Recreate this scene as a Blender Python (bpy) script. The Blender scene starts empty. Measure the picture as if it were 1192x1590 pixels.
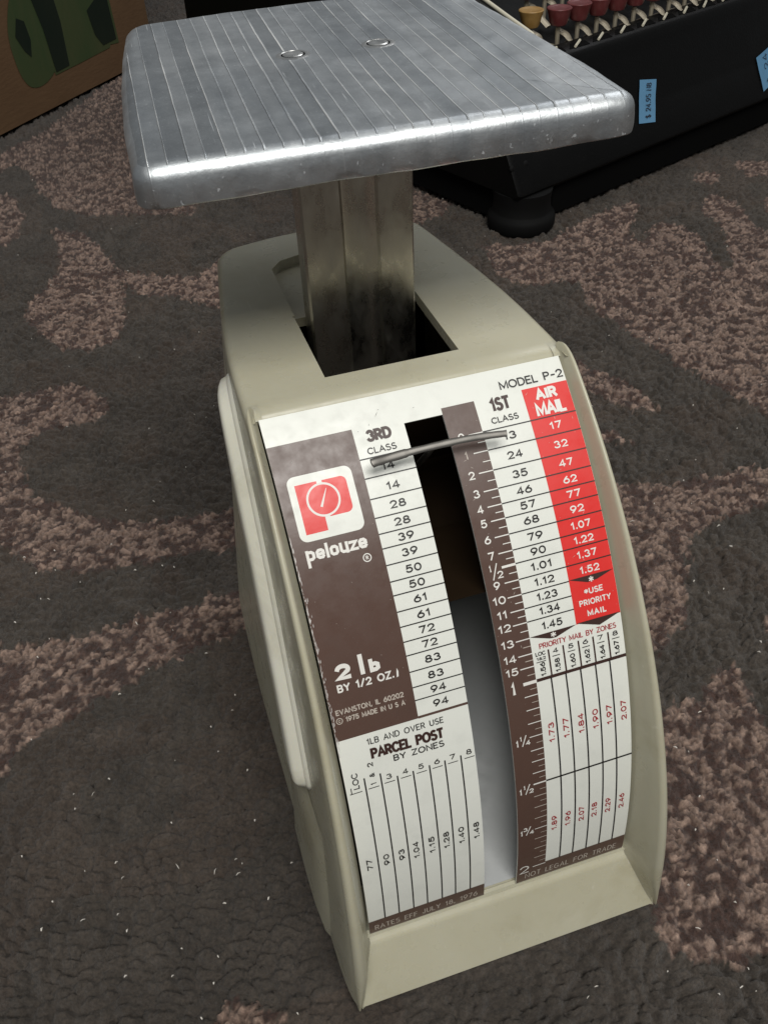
import bpy, math, random
import numpy as np
from mathutils import Matrix, Vector
random.seed(7); rng=np.random.default_rng(5)
S=bpy.context.scene; COL=S.collection
rad=math.radians
# ------------------------------------------------------------------ camera
cam=bpy.data.cameras.new('camera'); co=bpy.data.objects.new('camera',cam); COL.objects.link(co)
cam.sensor_fit='VERTICAL'; cam.sensor_height=36.0; cam.lens=1430.83/1590*36
cam.clip_start=.005; cam.clip_end=50
CR=((.94995658,.2331857,-.20786274),(-.30989394,.61965677,-.72110418),(-.03934763,.74943307,.66090986))
m=Matrix(CR).to_4x4(); m.translation=Vector((-.05559699,-.17579004,.24965931)); co.matrix_world=m
S.camera=co
# ------------------------------------------------------------------ light
W=bpy.data.worlds.new('World'); S.world=W; W.use_nodes=True
bg=W.node_tree.nodes['Background']; bg.inputs[0].default_value=(.93,.97,1.0,1); bg.inputs[1].default_value=.185
def area(name,loc,target,size,power,colr,sy=None):
    l=bpy.data.lights.new(name,'AREA'); l.shape='RECTANGLE'; l.size=size; l.size_y=sy or size; l.energy=power; l.color=colr
    o=bpy.data.objects.new(name,l); COL.objects.link(o); o.location=loc
    d=Vector(target)-Vector(loc); o.rotation_euler=d.to_track_quat('-Z','Y').to_euler(); return o
area('ceiling_lamp',(-.03,-.70,1.30),(0,0,.08),.80,17.5,(1.0,.985,.94),.6)
area('far_ceiling_lamp',(.95,.75,1.35),(0,.1,.1),1.0,6.5,(.97,.985,1.0),.7)
S.view_settings.view_transform='Standard'; S.view_settings.look='None'; S.view_settings.exposure=0; S.view_settings.gamma=1
S.render.engine='CYCLES'
# ------------------------------------------------------------------ materials
def mat(name,base,rough=.5,metal=0,spec=.5,**k):
    m=bpy.data.materials.new(name); m.use_nodes=True; b=m.node_tree.nodes['Principled BSDF']
    b.inputs['Base Color'].default_value=(*base,1); b.inputs['Roughness'].default_value=rough; b.inputs['Metallic'].default_value=metal
    b.inputs['Specular IOR Level'].default_value=spec
    for kk,v in k.items(): b.inputs[kk].default_value=v
    return m
class NT:
    def __init__(s,m): s.t=m.node_tree; s.n=s.t.nodes; s.b=s.n['Principled BSDF']; s.tc=s.n.new('ShaderNodeTexCoord')
    def new(s,ty,**k):
        n=s.n.new(ty)
        for a,v in k.items(): setattr(n,a,v)
        return n
    def link(s,a,b): s.t.links.new(a,b)
    def noise(s,scale,detail=3,rough=.5,sc3=None,coord='Object',dist=0):
        n=s.new('ShaderNodeTexNoise'); n.inputs['Scale'].default_value=scale; n.inputs['Detail'].default_value=detail; n.inputs['Roughness'].default_value=rough; n.inputs['Distortion'].default_value=dist
        if sc3:
            mp=s.new('ShaderNodeMapping'); mp.inputs['Scale'].default_value=sc3; s.link(s.tc.outputs[coord],mp.inputs[0]); s.link(mp.outputs[0],n.inputs['Vector'])
        else: s.link(s.tc.outputs[coord],n.inputs['Vector'])
        return n.outputs[0]
    def ramp(s,fac,stops):
        r=s.new('ShaderNodeValToRGB'); e=r.color_ramp.elements
        while len(e)<len(stops): e.new(.5)
        for q,(p,c) in zip(e,stops): q.position=p; q.color=(*c,1) if len(c)==3 else c
        s.link(fac,r.inputs[0]); return r.outputs[0]
    def math(s,op,a,b=None,c=None):
        n=s.new('ShaderNodeMath',operation=op)
        for i,v in enumerate((a,b,c)):
            if v is None: continue
            if isinstance(v,(int,float)): n.inputs[i].default_value=v
            else: s.link(v,n.inputs[i])
        return n.outputs[0]
    def mix(s,f,a,b):
        n=s.new('ShaderNodeMix',data_type='RGBA')
        if isinstance(f,(int,float)): n.inputs[0].default_value=f
        else: s.link(f,n.inputs[0])
        for i,v in ((6,a),(7,b)):
            if isinstance(v,tuple): n.inputs[i].default_value=(*v,1)
            else: s.link(v,n.inputs[i])
        return n.outputs[2]
    def bump(s,h,strength,dist,prev=None):
        n=s.new('ShaderNodeBump'); n.inputs['Strength'].default_value=strength; n.inputs['Distance'].default_value=dist
        s.link(h,n.inputs['Height'])
        if prev is not None: s.link(prev,n.inputs['Normal'])
        return n.outputs[0]
def g3(v): return (v,v,v)
# beige moulded plastic
M={}
def plastic(name,base,base2,rough):
    m=mat(name,base,rough,0,.45); t=NT(m)
    c=t.mix(t.ramp(t.noise(38,4,.6),[(.35,g3(0)),(.7,g3(1))]),base,base2)
    speck=t.ramp(t.noise(900,2,.5),[(.76,g3(0)),(.80,g3(1))])
    c=t.mix(t.math('MULTIPLY',speck,.35),c,(.16,.12,.07))
    st=t.ramp(t.noise(31,6,.7,dist=.4),[(.54,g3(0)),(.74,g3(1))]); c=t.mix(t.math('MULTIPLY',st,.42),c,(.30,.26,.15))
    mp=t.new('ShaderNodeMapping'); mp.inputs['Rotation'].default_value=(.4,.3,.7); mp.inputs['Scale'].default_value=(700,30,300); t.link(t.tc.outputs['Object'],mp.inputs[0])
    n=t.new('ShaderNodeTexNoise'); n.inputs['Scale'].default_value=1; n.inputs['Detail'].default_value=2; t.link(mp.outputs[0],n.inputs['Vector'])
    c=t.mix(t.math('MULTIPLY',t.ramp(n.outputs[0],[(.72,g3(0)),(.74,g3(1))]),.25),c,(.62,.60,.52))
    t.link(c,t.b.inputs['Base Color'])
    r=t.ramp(t.noise(120,4,.6),[(.3,g3(rough-.08)),(.7,g3(rough+.12))]); t.link(r,t.b.inputs['Roughness'])
    t.link(t.bump(t.noise(420,3,.6),.12,.0003),t.b.inputs['Normal'])
    t.b.inputs['Subsurface Weight'].default_value=.12; t.b.inputs['Subsurface Radius'].default_value=(.004,.003,.0015); t.b.inputs['Subsurface Scale'].default_value=.5
    return m
M['plastic']=plastic('beige_plastic',(.475,.452,.345),(.44,.414,.302),.30)
M['grip']=plastic('cream_plastic',(.82,.80,.69),(.79,.765,.63),.36)
def paper(name,base,rough=.34,dirt=.25,coat=.0):
    m=mat(name,base,rough,0,.5); t=NT(m)
    d=t.ramp(t.noise(150,5,.62),[(.52,g3(0)),(.78,g3(1))])
    c=t.mix(t.math('MULTIPLY',d,dirt),base,tuple(v*.62 for v in base))
    fl=t.ramp(t.noise(2600,2,.5),[(.70,g3(0)),(.74,g3(1))])
    c=t.mix(t.math('MULTIPLY',fl,.25*dirt/.25),c,tuple(v*.6+.12 for v in base))
    t.link(c,t.b.inputs['Base Color'])
    t.link(t.ramp(t.noise(300,3,.6),[(.3,g3(rough-.06)),(.7,g3(rough+.1))]),t.b.inputs['Roughness'])
    t.link(t.bump(t.noise(700,3,.6),.06,.0003),t.b.inputs['Normal'])
    return m
M['white']=paper('white_enamel',(.79,.80,.74),.36,.24)
M['brown']=paper('brown_ink',(.098,.056,.043),.33,.3)
M['red']=paper('red_ink',(.74,.035,.03),.36,.12)
M['black']=mat('black_ink',(.012,.010,.010),.45)
M['dbrown']=mat('dark_brown_ink',(.045,.020,.016),.45)
M['wink']=mat('white_ink',(.80,.78,.73),.45)
M['wink2']=mat('worn_white_ink',(.50,.44,.38),.5)
M['dred']=mat('dark_red_ink',(.36,.018,.028),.45)
M['scuff']=mat('bare_scuff',(.55,.52,.50),.5)
M['smudge']=mat('grey_smudge',(.33,.33,.30),.6)
# brushed aluminium pan
def pan_mat():
    m=mat('aluminium',(.70,.72,.73),.34,1.0); t=NT(m)
    sep=t.new('ShaderNodeSeparateXYZ'); t.link(t.tc.outputs['Object'],sep.inputs[0]); X=sep.outputs[0]
    wob=t.math('MULTIPLY',t.math('SUBTRACT',t.noise(40,2,.5),.5),.0005)
    x=t.math('ADD',X,wob)
    x=t.math('ADD',x,t.math('MULTIPLY',t.math('SUBTRACT',t.noise(1,1,.5,(330,.01,.01)),.5),.0016)); ph=t.math('FRACT',t.math('MULTIPLY',t.math('ADD',x,.0985),1/.00345))
    dd=t.math('ABSOLUTE',t.math('SUBTRACT',ph,.5))            # 0 at the line
    line=t.ramp(dd,[(.0,g3(1)),(.030,g3(.7)),(.06,g3(0))])
    brk=t.ramp(t.noise(70,3,.6,(1,.35,1)),[(.40,g3(.04)),(.62,g3(1))])
    idx=t.math('FLOOR',t.math('MULTIPLY',t.math('ADD',x,.0985),1/.00345)); wn=t.new('ShaderNodeTexWhiteNoise',noise_dimensions='1D'); t.link(idx,wn.inputs['W'])
    lev=t.ramp(wn.outputs['Value'],[(.05,g3(.30)),(.55,g3(1))]); ontop=t.math('GREATER_THAN',sep.outputs[2],-.0005)
    line=t.math('MULTIPLY',line,t.math('MULTIPLY',lev,t.math('ADD',t.math('MULTIPLY',ontop,.92),.08)))
    lm=t.math('MULTIPLY',line,brk)
    # dull bands between lines
    band=t.noise(1,1,.5,(190,6,1))
    smear=t.noise(70,5,.6,(1,.22,1),dist=.3)
    c=t.mix(t.ramp(smear,[(.35,g3(0)),(.7,g3(1))]),(.42,.45,.475),(.58,.60,.61))
    c=t.mix(t.ramp(band,[(.35,g3(0)),(.65,g3(.55))]),c,(.66,.68,.69))
    bi=t.math('FLOOR',t.math('ADD',t.math('MULTIPLY',t.math('ADD',x,.0985),1/.00345),.5)); bw=t.new('ShaderNodeTexWhiteNoise',noise_dimensions='1D'); t.link(bi,bw.inputs['W'])
    c=t.mix(t.math('MULTIPLY',t.ramp(bw.outputs['Value'],[(.3,g3(0)),(.9,g3(.6))]),ontop),c,(.30,.325,.345))
    fine=t.ramp(t.noise(1500,3,.6,(1,.5,1)),[(.60,g3(0)),(.72,g3(1))])
    c=t.mix(t.math('MULTIPLY',fine,.35),c,(.85,.86,.86))
    c=t.mix(lm,c,(.93,.93,.91))  # pale line colour stands in for grooves catching the light
    t.link(c,t.b.inputs['Base Color'])
    # glint of the lines painted whitish; oxide in scratches and a few rubbed spots
    def scratch(rot,scale,th):
        mp=t.new('ShaderNodeMapping'); mp.inputs['Rotation'].default_value=(0,0,rot); mp.inputs['Scale'].default_value=(scale,scale*.035,scale); t.link(t.tc.outputs['Object'],mp.inputs[0])
        n=t.new('ShaderNodeTexNoise'); n.inputs['Scale'].default_value=1; n.inputs['Detail'].default_value=2; n.inputs['Distortion'].default_value=.3; t.link(mp.outputs[0],n.inputs['Vector'])
        return t.ramp(n.outputs[0],[(th,g3(0)),(th+.02,g3(1))])
    sc=t.math('MAXIMUM',scratch(.9,900,.72),t.math('MAXIMUM',scratch(-.5,700,.735),scratch(2.2,1100,.73)))
    spots=t.ramp(t.noise(420,3,.6),[(.70,g3(0)),(.76,g3(1))]); rub=t.ramp(t.noise(48,5,.7),[(.52,g3(0)),(.78,g3(1))])
    ox=t.math('MAXIMUM',t.math('MULTIPLY',lm,.6),t.math('MAXIMUM',t.math('MULTIPLY',sc,.5),t.math('MAXIMUM',t.math('MULTIPLY',spots,.30),t.math('MULTIPLY',rub,.09))))
    t.link(t.math('SUBTRACT',1.0,ox),t.b.inputs['Metallic'])
    r=t.ramp(t.noise(90,5,.7),[(.25,g3(.36)),(.75,g3(.54))])
    r=t.mix(lm,r,(.42,.42,.42)); t.link(r,t.b.inputs['Roughness'])
    b1=t.bump(line,.8,.00035); b2=t.bump(t.noise(160,5,.65),.20,.0008,b1); b3=t.bump(t.noise(34,3,.55,(1,.6,1)),.62,.0016,b2)
    t.link(b3,t.b.inputs['Normal']); return m
M['pan']=pan_mat()
def steel(name,base,rough,bump=.15,sc=(1,1,.15)):
    m=mat(name,base,rough,1.0); t=NT(m)
    c=t.mix(t.ramp(t.noise(130,5,.7,sc),[(.3,g3(0)),(.75,g3(1))]),tuple(v*.78 for v in base),base)
    t.link(c,t.b.inputs['Base Color'])
    t.link(t.ramp(t.noise(240,5,.7,sc),[(.3,g3(rough-.1)),(.7,g3(rough+.12))]),t.b.inputs['Roughness'])
    t.link(t.bump(t.noise(350,4,.6,sc),bump,.0006),t.b.inputs['Normal']); return m
M['post']=steel('tarnished_steel',(.60,.57,.50),.30,.08,(1,1,.5))
M['rivet']=steel('rivet_steel',(.80,.80,.78),.3,.3,(1,1,1))
M['pointer']=mat('oxidised_pointer_steel',(.15,.142,.13),.42,.8)
M['chassis']=paper('grey_chassis_metal',(.44,.45,.45),.55,.12); M['chassis'].node_tree.nodes['Principled BSDF'].inputs['Metallic'].default_value=.45
M['gap']=mat('dark_gap',(.004,.004,.004),.9,0,.05)
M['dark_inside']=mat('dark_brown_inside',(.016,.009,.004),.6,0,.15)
# carpet
def carpet_mat():
    m=mat('carpet_pile',(.05,.05,.05),.95,0,.12); t=NT(m)
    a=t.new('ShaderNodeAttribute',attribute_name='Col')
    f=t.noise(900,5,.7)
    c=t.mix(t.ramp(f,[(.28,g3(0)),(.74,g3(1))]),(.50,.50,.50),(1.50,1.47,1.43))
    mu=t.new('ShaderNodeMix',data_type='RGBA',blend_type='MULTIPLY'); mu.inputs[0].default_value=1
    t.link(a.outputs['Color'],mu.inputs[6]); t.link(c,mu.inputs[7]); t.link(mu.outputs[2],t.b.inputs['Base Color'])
    t.b.inputs['Sheen Weight'].default_value=.12; t.b.inputs['Sheen Roughness'].default_value=.5
    b1=t.bump(t.noise(1300,4,.7,(1,1,1)),.8,.0013); b2=t.bump(t.noise(420,4,.65),.5,.0016,b1)
    t.link(b2,t.b.inputs['Normal']); return m
M['carpet']=carpet_mat()
M['lint']=mat('pale_lint',(.72,.68,.62),.8)
def enamel():
    m=mat('black_enamel',(.003,.003,.003),.5,0,.13); t=NT(m)
    t.link(t.bump(t.noise(700,3,.6),.25,.0005),t.b.inputs['Normal'])
    t.link(t.ramp(t.noise(60,4,.6),[(.3,g3(.36)),(.7,g3(.55))]),t.b.inputs['Roughness'])
    c=t.mix(t.ramp(t.noise(1600,2,.5),[(.66,g3(0)),(.74,g3(1))]),(.003,.003,.003),(.014,.0135,.013)); t.link(c,t.b.inputs['Base Color'])
    return m
M['enamel']=enamel()
M['rubber']=mat('black_rubber',(.005,.005,.005),.7,0,.12)
M['cream']=mat('cream_trim',(.62,.58,.46),.4)
M['nickel']=mat('dull_nickel',(.42,.37,.28),.45,.45)
def keymat(n,c,c2):
    m=mat(n,c,.35); t=NT(m); t.link(t.mix(t.ramp(t.noise(160,4,.6),[(.35,g3(0)),(.7,g3(1))]),c,c2),t.b.inputs['Base Color']); return m
M['amber']=keymat('amber_key',(.30,.165,.045),(.40,.25,.09)); M['maroon']=keymat('maroon_key',(.115,.022,.022),(.17,.045,.045))
M['tape']=paper('blue_tape',(.10,.245,.40),.6,.3)
M['pen']=mat('black_pen',(.02,.03,.05),.6)
def card():
    m=mat('kraft_cardboard',(.15,.088,.046),.9,0,.2); t=NT(m)
    c=t.mix(t.noise(26,5,.65),(.095,.053,.027),(.135,.079,.041)); t.link(c,t.b.inputs['Base Color'])
    t.link(t.bump(t.noise(90,4,.6,(1,1,4)),.2,.002),t.b.inputs['Normal']); return m
M['card']=card()
def gprint(n,a,b):
    m=mat(n,a,.85,0,.2); t=NT(m); t.link(t.mix(t.ramp(t.noise(30,5,.7,(1,1,.4)),[(.35,g3(0)),(.7,g3(1))]),a,b),t.b.inputs['Base Color']); return m
M['green']=gprint('green_print',(.036,.058,.022),(.056,.064,.027)); M['dgreen']=gprint('dark_green_print',(.006,.012,.007),(.011,.016,.009))
# ------------------------------------------------------------------ mesh helpers
class MB:
    def __init__(s): s.v=[]; s.f=[]; s.m=[]; s.mats=[]
    def mi(s,m):
        if m not in s.mats: s.mats.append(m)
        return s.mats.index(m)
    def add(s,vs,fs,m):
        o=len(s.v); s.v+= [tuple(p) for p in vs]; k=s.mi(m)
        for f in fs: s.f.append(tuple(i+o for i in f)); s.m.append(k)
    def grid(s,rows,m,closed=False,flip=False):
        n=len(rows[0]); vs=[p for r in rows for p in r]; fs=[]
        for i in range(len(rows)-1):
            for j in range(n if closed else n-1):
                a=i*n+j; b=i*n+(j+1)%n; c=(i+1)*n+(j+1)%n; d=(i+1)*n+j
                fs.append((a,d,c,b) if flip else (a,b,c,d))
        s.add(vs,fs,m)
    def box(s,c,h,m,R=None):
        vs=[]
        for sx in(-1,1):
            for sy in(-1,1):
                for sz in(-1,1):
                    p=Vector((sx*h[0],sy*h[1],sz*h[2]))
                    if R is not None: p=R@p
                    vs.append(tuple(Vector(c)+p))
        s.add(vs,[(0,1,3,2),(4,6,7,5),(0,4,5,1),(2,3,7,6),(0,2,6,4),(1,5,7,3)],m)
    def tube(s,pts,r,m,n=8,flat=(1,1),up=Vector((0,0,1)),caps=True):
        pts=[Vector(p) for p in pts]; rows=[]
        for i,p in enumerate(pts):
            t=(pts[min(i+1,len(pts)-1)]-pts[max(i-1,0)]).normalized()
            a=t.cross(up); a=a.normalized() if a.length>1e-6 else Vector((1,0,0)); b=a.cross(t)
            rr=r[i] if isinstance(r,(list,tuple)) else r
            rows.append([tuple(p+a*math.cos(q)*rr*flat[0]+b*math.sin(q)*rr*flat[1]) for q in [2*math.pi*k/n for k in range(n)]])
        s.grid(rows,m,closed=True)
        if caps:
            s.add(rows[0],[tuple(range(n))],m); s.add(rows[-1],[tuple(reversed(range(n)))],m)
    def lathe(s,prof,c,m,n=32,axis=None):
        R=Vector((0,0,1)).rotation_difference(Vector(axis)).to_matrix() if axis is not None else Matrix.Identity(3)
        rows=[]
        for r,z in prof: rows.append([tuple(Vector(c)+R@Vector((r*math.cos(2*math.pi*k/n),r*math.sin(2*math.pi*k/n),z))) for k in range(n)])
        s.grid(rows,m,closed=True)
        if prof[0][0]>0: s.add(rows[0],[tuple(reversed(range(n)))],m)
        if prof[-1][0]>0: s.add(rows[-1],[tuple(range(n))],m)
    def build(s,name,parent=None,smooth=35,loc=None,fixn=True):
        me=bpy.data.meshes.new(name); me.from_pydata(s.v,[],s.f)
        for mm in s.mats: me.materials.append(M[mm])
        me.polygons.foreach_set('material_index',s.m)
        if fixn:
            import bmesh
            b=bmesh.new(); b.from_mesh(me); bmesh.ops.remove_doubles(b,verts=b.verts,dist=1e-6); bmesh.ops.recalc_face_normals(b,faces=b.faces); b.to_mesh(me); b.free()
        if smooth:
            me.polygons.foreach_set('use_smooth',[True]*len(me.polygons)); me.set_sharp_from_angle(angle=rad(smooth))
        me.update()
        o=bpy.data.objects.new(name,me); COL.objects.link(o)
        if loc is not None:
            me.transform(Matrix.Translation(-Vector(loc))); o.location=loc
        if parent is not None:
            o.parent=parent
            o.location=Vector(o.location)-Vector(parent_world(parent))
        return o
def parent_world(p):
    v=Vector(p.location)
    while p.parent is not None: p=p.parent; v+=Vector(p.location)
    return v
def thing(name,label,cat,loc,group=None):
    o=bpy.data.objects.new(name,None); COL.objects.link(o); o.location=loc; o.empty_display_size=.02
    o['label']=label; o['category']=cat
    if group: o['group']=group
    return o
def crom(pts,n):
    """Catmull-Rom through pts, n samples per span"""
    P=[np.array(p,float) for p in pts]; out=[]
    for i in range(len(P)-1):
        p0=P[max(i-1,0)]; p1=P[i]; p2=P[i+1]; p3=P[min(i+2,len(P)-1)]
        for k in range(n):
            t=k/n; out.append(.5*((2*p1)+(-p0+p2)*t+(2*p0-5*p1+4*p2-p3)*t*t+(-p0+3*p1-3*p2+p3)*t**3))
    out.append(P[-1]); return out
# ------------------------------------------------------------------ carpet (structure)
PATCHES=[
[(-152,575),(-124,601),(-94,633),(-16,770),(56,785),(38,581),(-2,426),(-33,438),(-71,454),(-88,474),(-99,509),(-104,554),(-115,575),(-151,526)],
[(-138,530),(-116,510),(-110,472),(-114,441),(-120,426),(-138,426)],
[(-93,439),(-74,427),(-67,405),(-60,373),(-57,337),(-62,293),(-70,278),(-84,276),(-97,286),(-108,306),(-114,325),(-112,341),(-101,359),(-90,382),(-92,420)],
[(-60,373),(-53,358),(-36,347),(-14,336),(1,354),(23,344),(11,286),(-9,295),(-20,307),(-33,320),(-48,326),(-56,342)],
[(-146,249),(-128,246),(-114,246),(-100,247),(-87,241),(-77,224),(-78,214),(-86,209),(-102,210),(-114,207),(-119,201),(-119,185),(-117,168),(-113,158),(-102,150),(-95,141),(-81,132),(-70,128),(-59,124),(-42,123),(-34,122),(-20,119),(-26,92),(-53,102),(-77,103),(-94,106),(-115,114),(-122,126),(-129,135),(-144,157)],
[(-145,83),(-129,78),(-121,75),(-108,73),(-98,71),(-96,73),(-88,74),(-82,75),(-73,74),(-67,75),(-57,73),(-54,77),(-45,75),(-30,69),(-34,54),(-48,56),(-52,53),(-63,52),(-70,49),(-81,48),(-86,43),(-95,43),(-102,39),(-107,37),(-112,35),(-119,32),(-123,30),(-127,25),(-130,21),(-143,19)],
[(-77,-71),(-75,-70),(-70,-71),(-63,-75),(-61,-80),(-61,-85),(-66,-89),(-76,-86),(-79,-78)],
[(156,309),(164,308),(180,301),(194,301),(226,318),(254,328),(271,333),(269,323),(246,294),(241,281),(248,278),(256,289),(271,298),(280,287),(280,268),(274,249),(269,231),(268,225),(277,231),(286,251),(296,265),(300,282),(300,294),(306,311),(321,322),(329,306),(321,273),(320,258),(349,250),(221,82),(208,100),(206,109),(203,119),(199,132),(197,142),(192,149),(193,160),(189,174),(186,188),(184,200),(180,213),(182,230),(189,245),(176,250),(160,254),(151,264),(150,284)],
[(331,354),(345,350),(337,337),(326,335),(325,347)],
[(363,359),(377,362),(396,348),(381,327),(360,338)],
[(346,302),(357,302),(339,277),(338,289)],
[(148,178),(152,164),(158,157),(164,144),(165,123),(155,125),(148,134),(144,140),(138,154)],
[(131,116),(136,114),(142,105),(137,105),(128,110)],
[(116,81),(124,79),(142,72),(154,72),(163,72),(176,71),(185,68),(199,62),(187,46),(172,49),(155,47),(145,48),(138,43),(131,43),(128,36),(117,21),(105,3),(96,-1),(89,-5),(80,1)],
[(77,-26),(91,-27),(102,-20),(110,-18),(111,-25),(108,-32),(107,-42),(113,-52),(76,-103),(64,-103),(57,-104),(46,-100),(40,-96),(39,-90),(45,-76),(54,-61),(66,-41)],
[(130,-6),(134,-5),(138,-7),(134,-12),(130,-9)],
[(145,408),(161,378),(150,361),(130,353),(113,366)],
]
LINT= [(-1072,1189),(-1146,1082),(-677,952),(-635,928),(-780,964),(-987,971),(-1135,933),(-1108,923),(-1231,843),(-1158,644),(-807,685),(-899,379),(-591,456),(-530,243),(-630,143),(-624,41),(-1191,291),(-550,-56),(-965,57),(-1073,39),(-1072,-14),(-802,-158),(-564,-233),(-971,-231),(-805,-301),(-705,-352),(-644,-381),(-493,-399),(-1153,-290),(-1185,-360),(-982,-387),(-1076,-371),(-963,-441),(-829,-538),(-740,-590),(-862,-601),(-980,-561),(-763,-654),(-808,-728),(-575,-796),(-697,-453),(-578,-479),(-1231,-120),(-1300,-225),(1427,408),(1407,291),(1175,180),(1252,109),(1228,-149),(1196,-186),(730,-424),(759,-451),(873,-334),(706,-597),(636,-686),(527,-824),(619,-907),(487,-936),(550,-1067),(353,-1007),(445,-1097),(442,-833),(2835,2475),(2453,2059),(2310,2427),(1900,1748),(1939,1719),(2163,1183),(1780,1152),(1861,929),(1571,799),(1128,549),(1263,612),(1429,409),(1402,294),(1450,698),(-1018,5252),(-1146,4020),(-714,4032),(-248,2667),(-397,2539),(-610,1883),(-494,1534),(-659,1353),(-1188,1191),(-1075,1073),(-853,1145)]
def in_poly(x,y,poly):
    r=np.zeros(x.shape,bool); n=len(poly)
    for i in range(n):
        x1,y1=poly[i]; x2,y2=poly[(i+1)%n]
        if y1==y2: continue
        c=((y1>y)!=(y2>y))&(x<(x2-x1)*(y-y1)/(y2-y1)+x1); r^=c
    return r
def vnoise(x,y,seed,sc):
    r=np.random.default_rng(seed); T=r.random((256,256)); x=x*sc; y=y*sc
    xi=np.floor(x).astype(int); yi=np.floor(y).astype(int); fx=x-xi; fy=y-yi; fx=fx*fx*(3-2*fx); fy=fy*fy*(3-2*fy)
    g=lambda a,b:T[a%256,b%256]
    return (g(xi,yi)*(1-fx)+g(xi+1,yi)*fx)*(1-fy)+(g(xi,yi+1)*(1-fx)+g(xi+1,yi+1)*fx)*fy
def axis(lo,a,b,hi,d,g,dmax):
    c=list(np.arange(a,b,d)); x=b; s=d
    while x<hi: c.append(x); s=min(s*g,dmax if x<1.0 else .05); x+=s
    c.append(hi); x=a; s=d; l=[]
    while x>lo: x-=s; s=min(s*1.06,.05); l.append(x)
    return np.array(l[::-1]+c)
def build_carpet():
    xs=axis(-1.5,-.165,.27,1.8,.00078,1.012,.0045); ys=axis(-.9,-.155,.36,2.2,.00078,1.010,.0032)
    X,Y=np.meshgrid(xs,ys)
    P=.0026                                       # tuft pitch
    N=1024
    r=np.random.default_rng(3)
    JX=r.random((N,N)); JY=r.random((N,N)); RV=r.random((N,N)); AN=r.random((N,N)); RS=r.random((N,N))
    # tuft lattice turned a little, and warped
    ca,sa=math.cos(.35),math.sin(.35)
    wx=(vnoise(X,Y,15,420)-.5)*.9+(vnoise(X,Y,17,900)-.5)*.5; wy=(vnoise(X,Y,16,420)-.5)*.9+(vnoise(X,Y,18,900)-.5)*.5
    U=(X*ca+Y*sa)/P+(vnoise(X,Y,11,60)-.5)*1.6+wx; V=(-X*sa+Y*ca)/(P*.80)+(vnoise(X,Y,12,60)-.5)*1.6+wy
    ui=np.floor(U).astype(int); vi=np.floor(V).astype(int)
    d1=np.full(X.shape,9.); d2=np.full(X.shape,9.); ix=np.zeros(X.shape,int); iy=np.zeros(X.shape,int)
    for a in(-1,0,1):
        for b in(-1,0,1):
            i=(ui+a)%N; j=(vi+b)%N
            px=ui+a+.12+.76*JX[i,j]; py=vi+b+.12+.76*JY[i,j]
            dx=U-px; dy=V-py; th=AN[i,j]*3.14; c,s=np.cos(th),np.sin(th)
            q=np.sqrt((dx*c+dy*s)**2*.50+(-dx*s+dy*c)**2*1.5)
            nb=q<d1; d2=np.where(nb,d1,np.minimum(d2,q)); d1=np.where(nb,q,d1); ix=np.where(nb,i,ix); iy=np.where(nb,j,iy)
    edge=np.clip((d2-d1)*1.7,0,1)
    # second, coarser and flatter lattice for the creases of the dark ground
    c2,s2=math.cos(-.22),math.sin(-.22)
    U2=(X*c2+Y*s2)/.0066+(vnoise(X,Y,13,90)-.5)*1.4+wx*.22; V2=(-X*s2+Y*c2)/.0033+(vnoise(X,Y,14,90)-.5)*1.4+wy*.22
    ui=np.floor(U2).astype(int); vi=np.floor(V2).astype(int); e1=np.full(X.shape,9.); e2=np.full(X.shape,9.); kx=np.zeros(X.shape,int); ky=np.zeros(X.shape,int)
    for a in(-1,0,1):
        for b in(-1,0,1):
            i=(ui+a+311)%N; j=(vi+b+97)%N; q=np.hypot(U2-(ui+a+.1+.8*JX[i,j]),V2-(vi+b+.1+.8*JY[i,j]))
            nb=q<e1; e2=np.where(nb,e1,np.minimum(e2,q)); e1=np.where(nb,q,e1); kx=np.where(nb,i,kx); ky=np.where(nb,j,ky)
    crease=np.clip((e2-e1)*1.9,0,1)**.6
    # which tufts are the light figure (decided per tuft so the figure edge follows the tufts)
    jx=(JX[ix,iy]-.5)*.0036; jy=(JY[ix,iy]-.5)*.0036
    mm=np.zeros(X.shape,bool); XX=(X+jx)*1000; YY=(Y+jy)*1000
    for p in PATCHES:
        xa=[q[0] for q in p]; ya=[q[1] for q in p]
        sel=(XX>min(xa)-1)&(XX<max(xa)+1)&(YY>min(ya)-1)&(YY<max(ya)+1)
        k=np.where(sel)
        if len(k[0]): mm[k]|=in_poly(XX[k],YY[k],p)
    out=(X<-.17)|(Y<-.14)|(X>.5)|((X>.12)&(Y<-.13))          # beyond the picture: same kind of figure
    mm|=out&(vnoise(X,Y,21,14)+.35*vnoise(X,Y,22,33)>.83)
    mf=mm.astype(float)
    big=vnoise(X,Y,31,300); mid=vnoise(X,Y,32,120); lo=vnoise(X,Y,33,9)
    dome=np.sqrt(np.clip(1-(d1/.95)**2,0,1))
    fz=vnoise(X,Y,61,1100)-.5
    hp=-.0028+.0029*dome**.7*(.5+.5*RS[ix,iy])*(.3+.7*edge)+.0012*(big-.5)+.0011*fz
    hd=-.0048+.0046*crease*(.66+.34*RS[kx,ky])+.0009*dome*edge+.0008*(mid-.5)+.0009*(big-.5)+.0013*fz
    Z=np.where(mm,hp,hd)+.0012*(lo-.5)
    near=np.exp(-np.maximum(0,np.hypot(np.maximum(0,np.abs(X)-.044),np.maximum(0,np.abs(Y)-.083)))/.006)
    Z=Z*(1-.6*near)-.0015*near
    rv=RV[ix,iy]; cl=.55*rv+.45*vnoise(X,Y,71,230)+.12*fz; li=np.clip((cl-.455)/.07,0,1)
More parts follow.
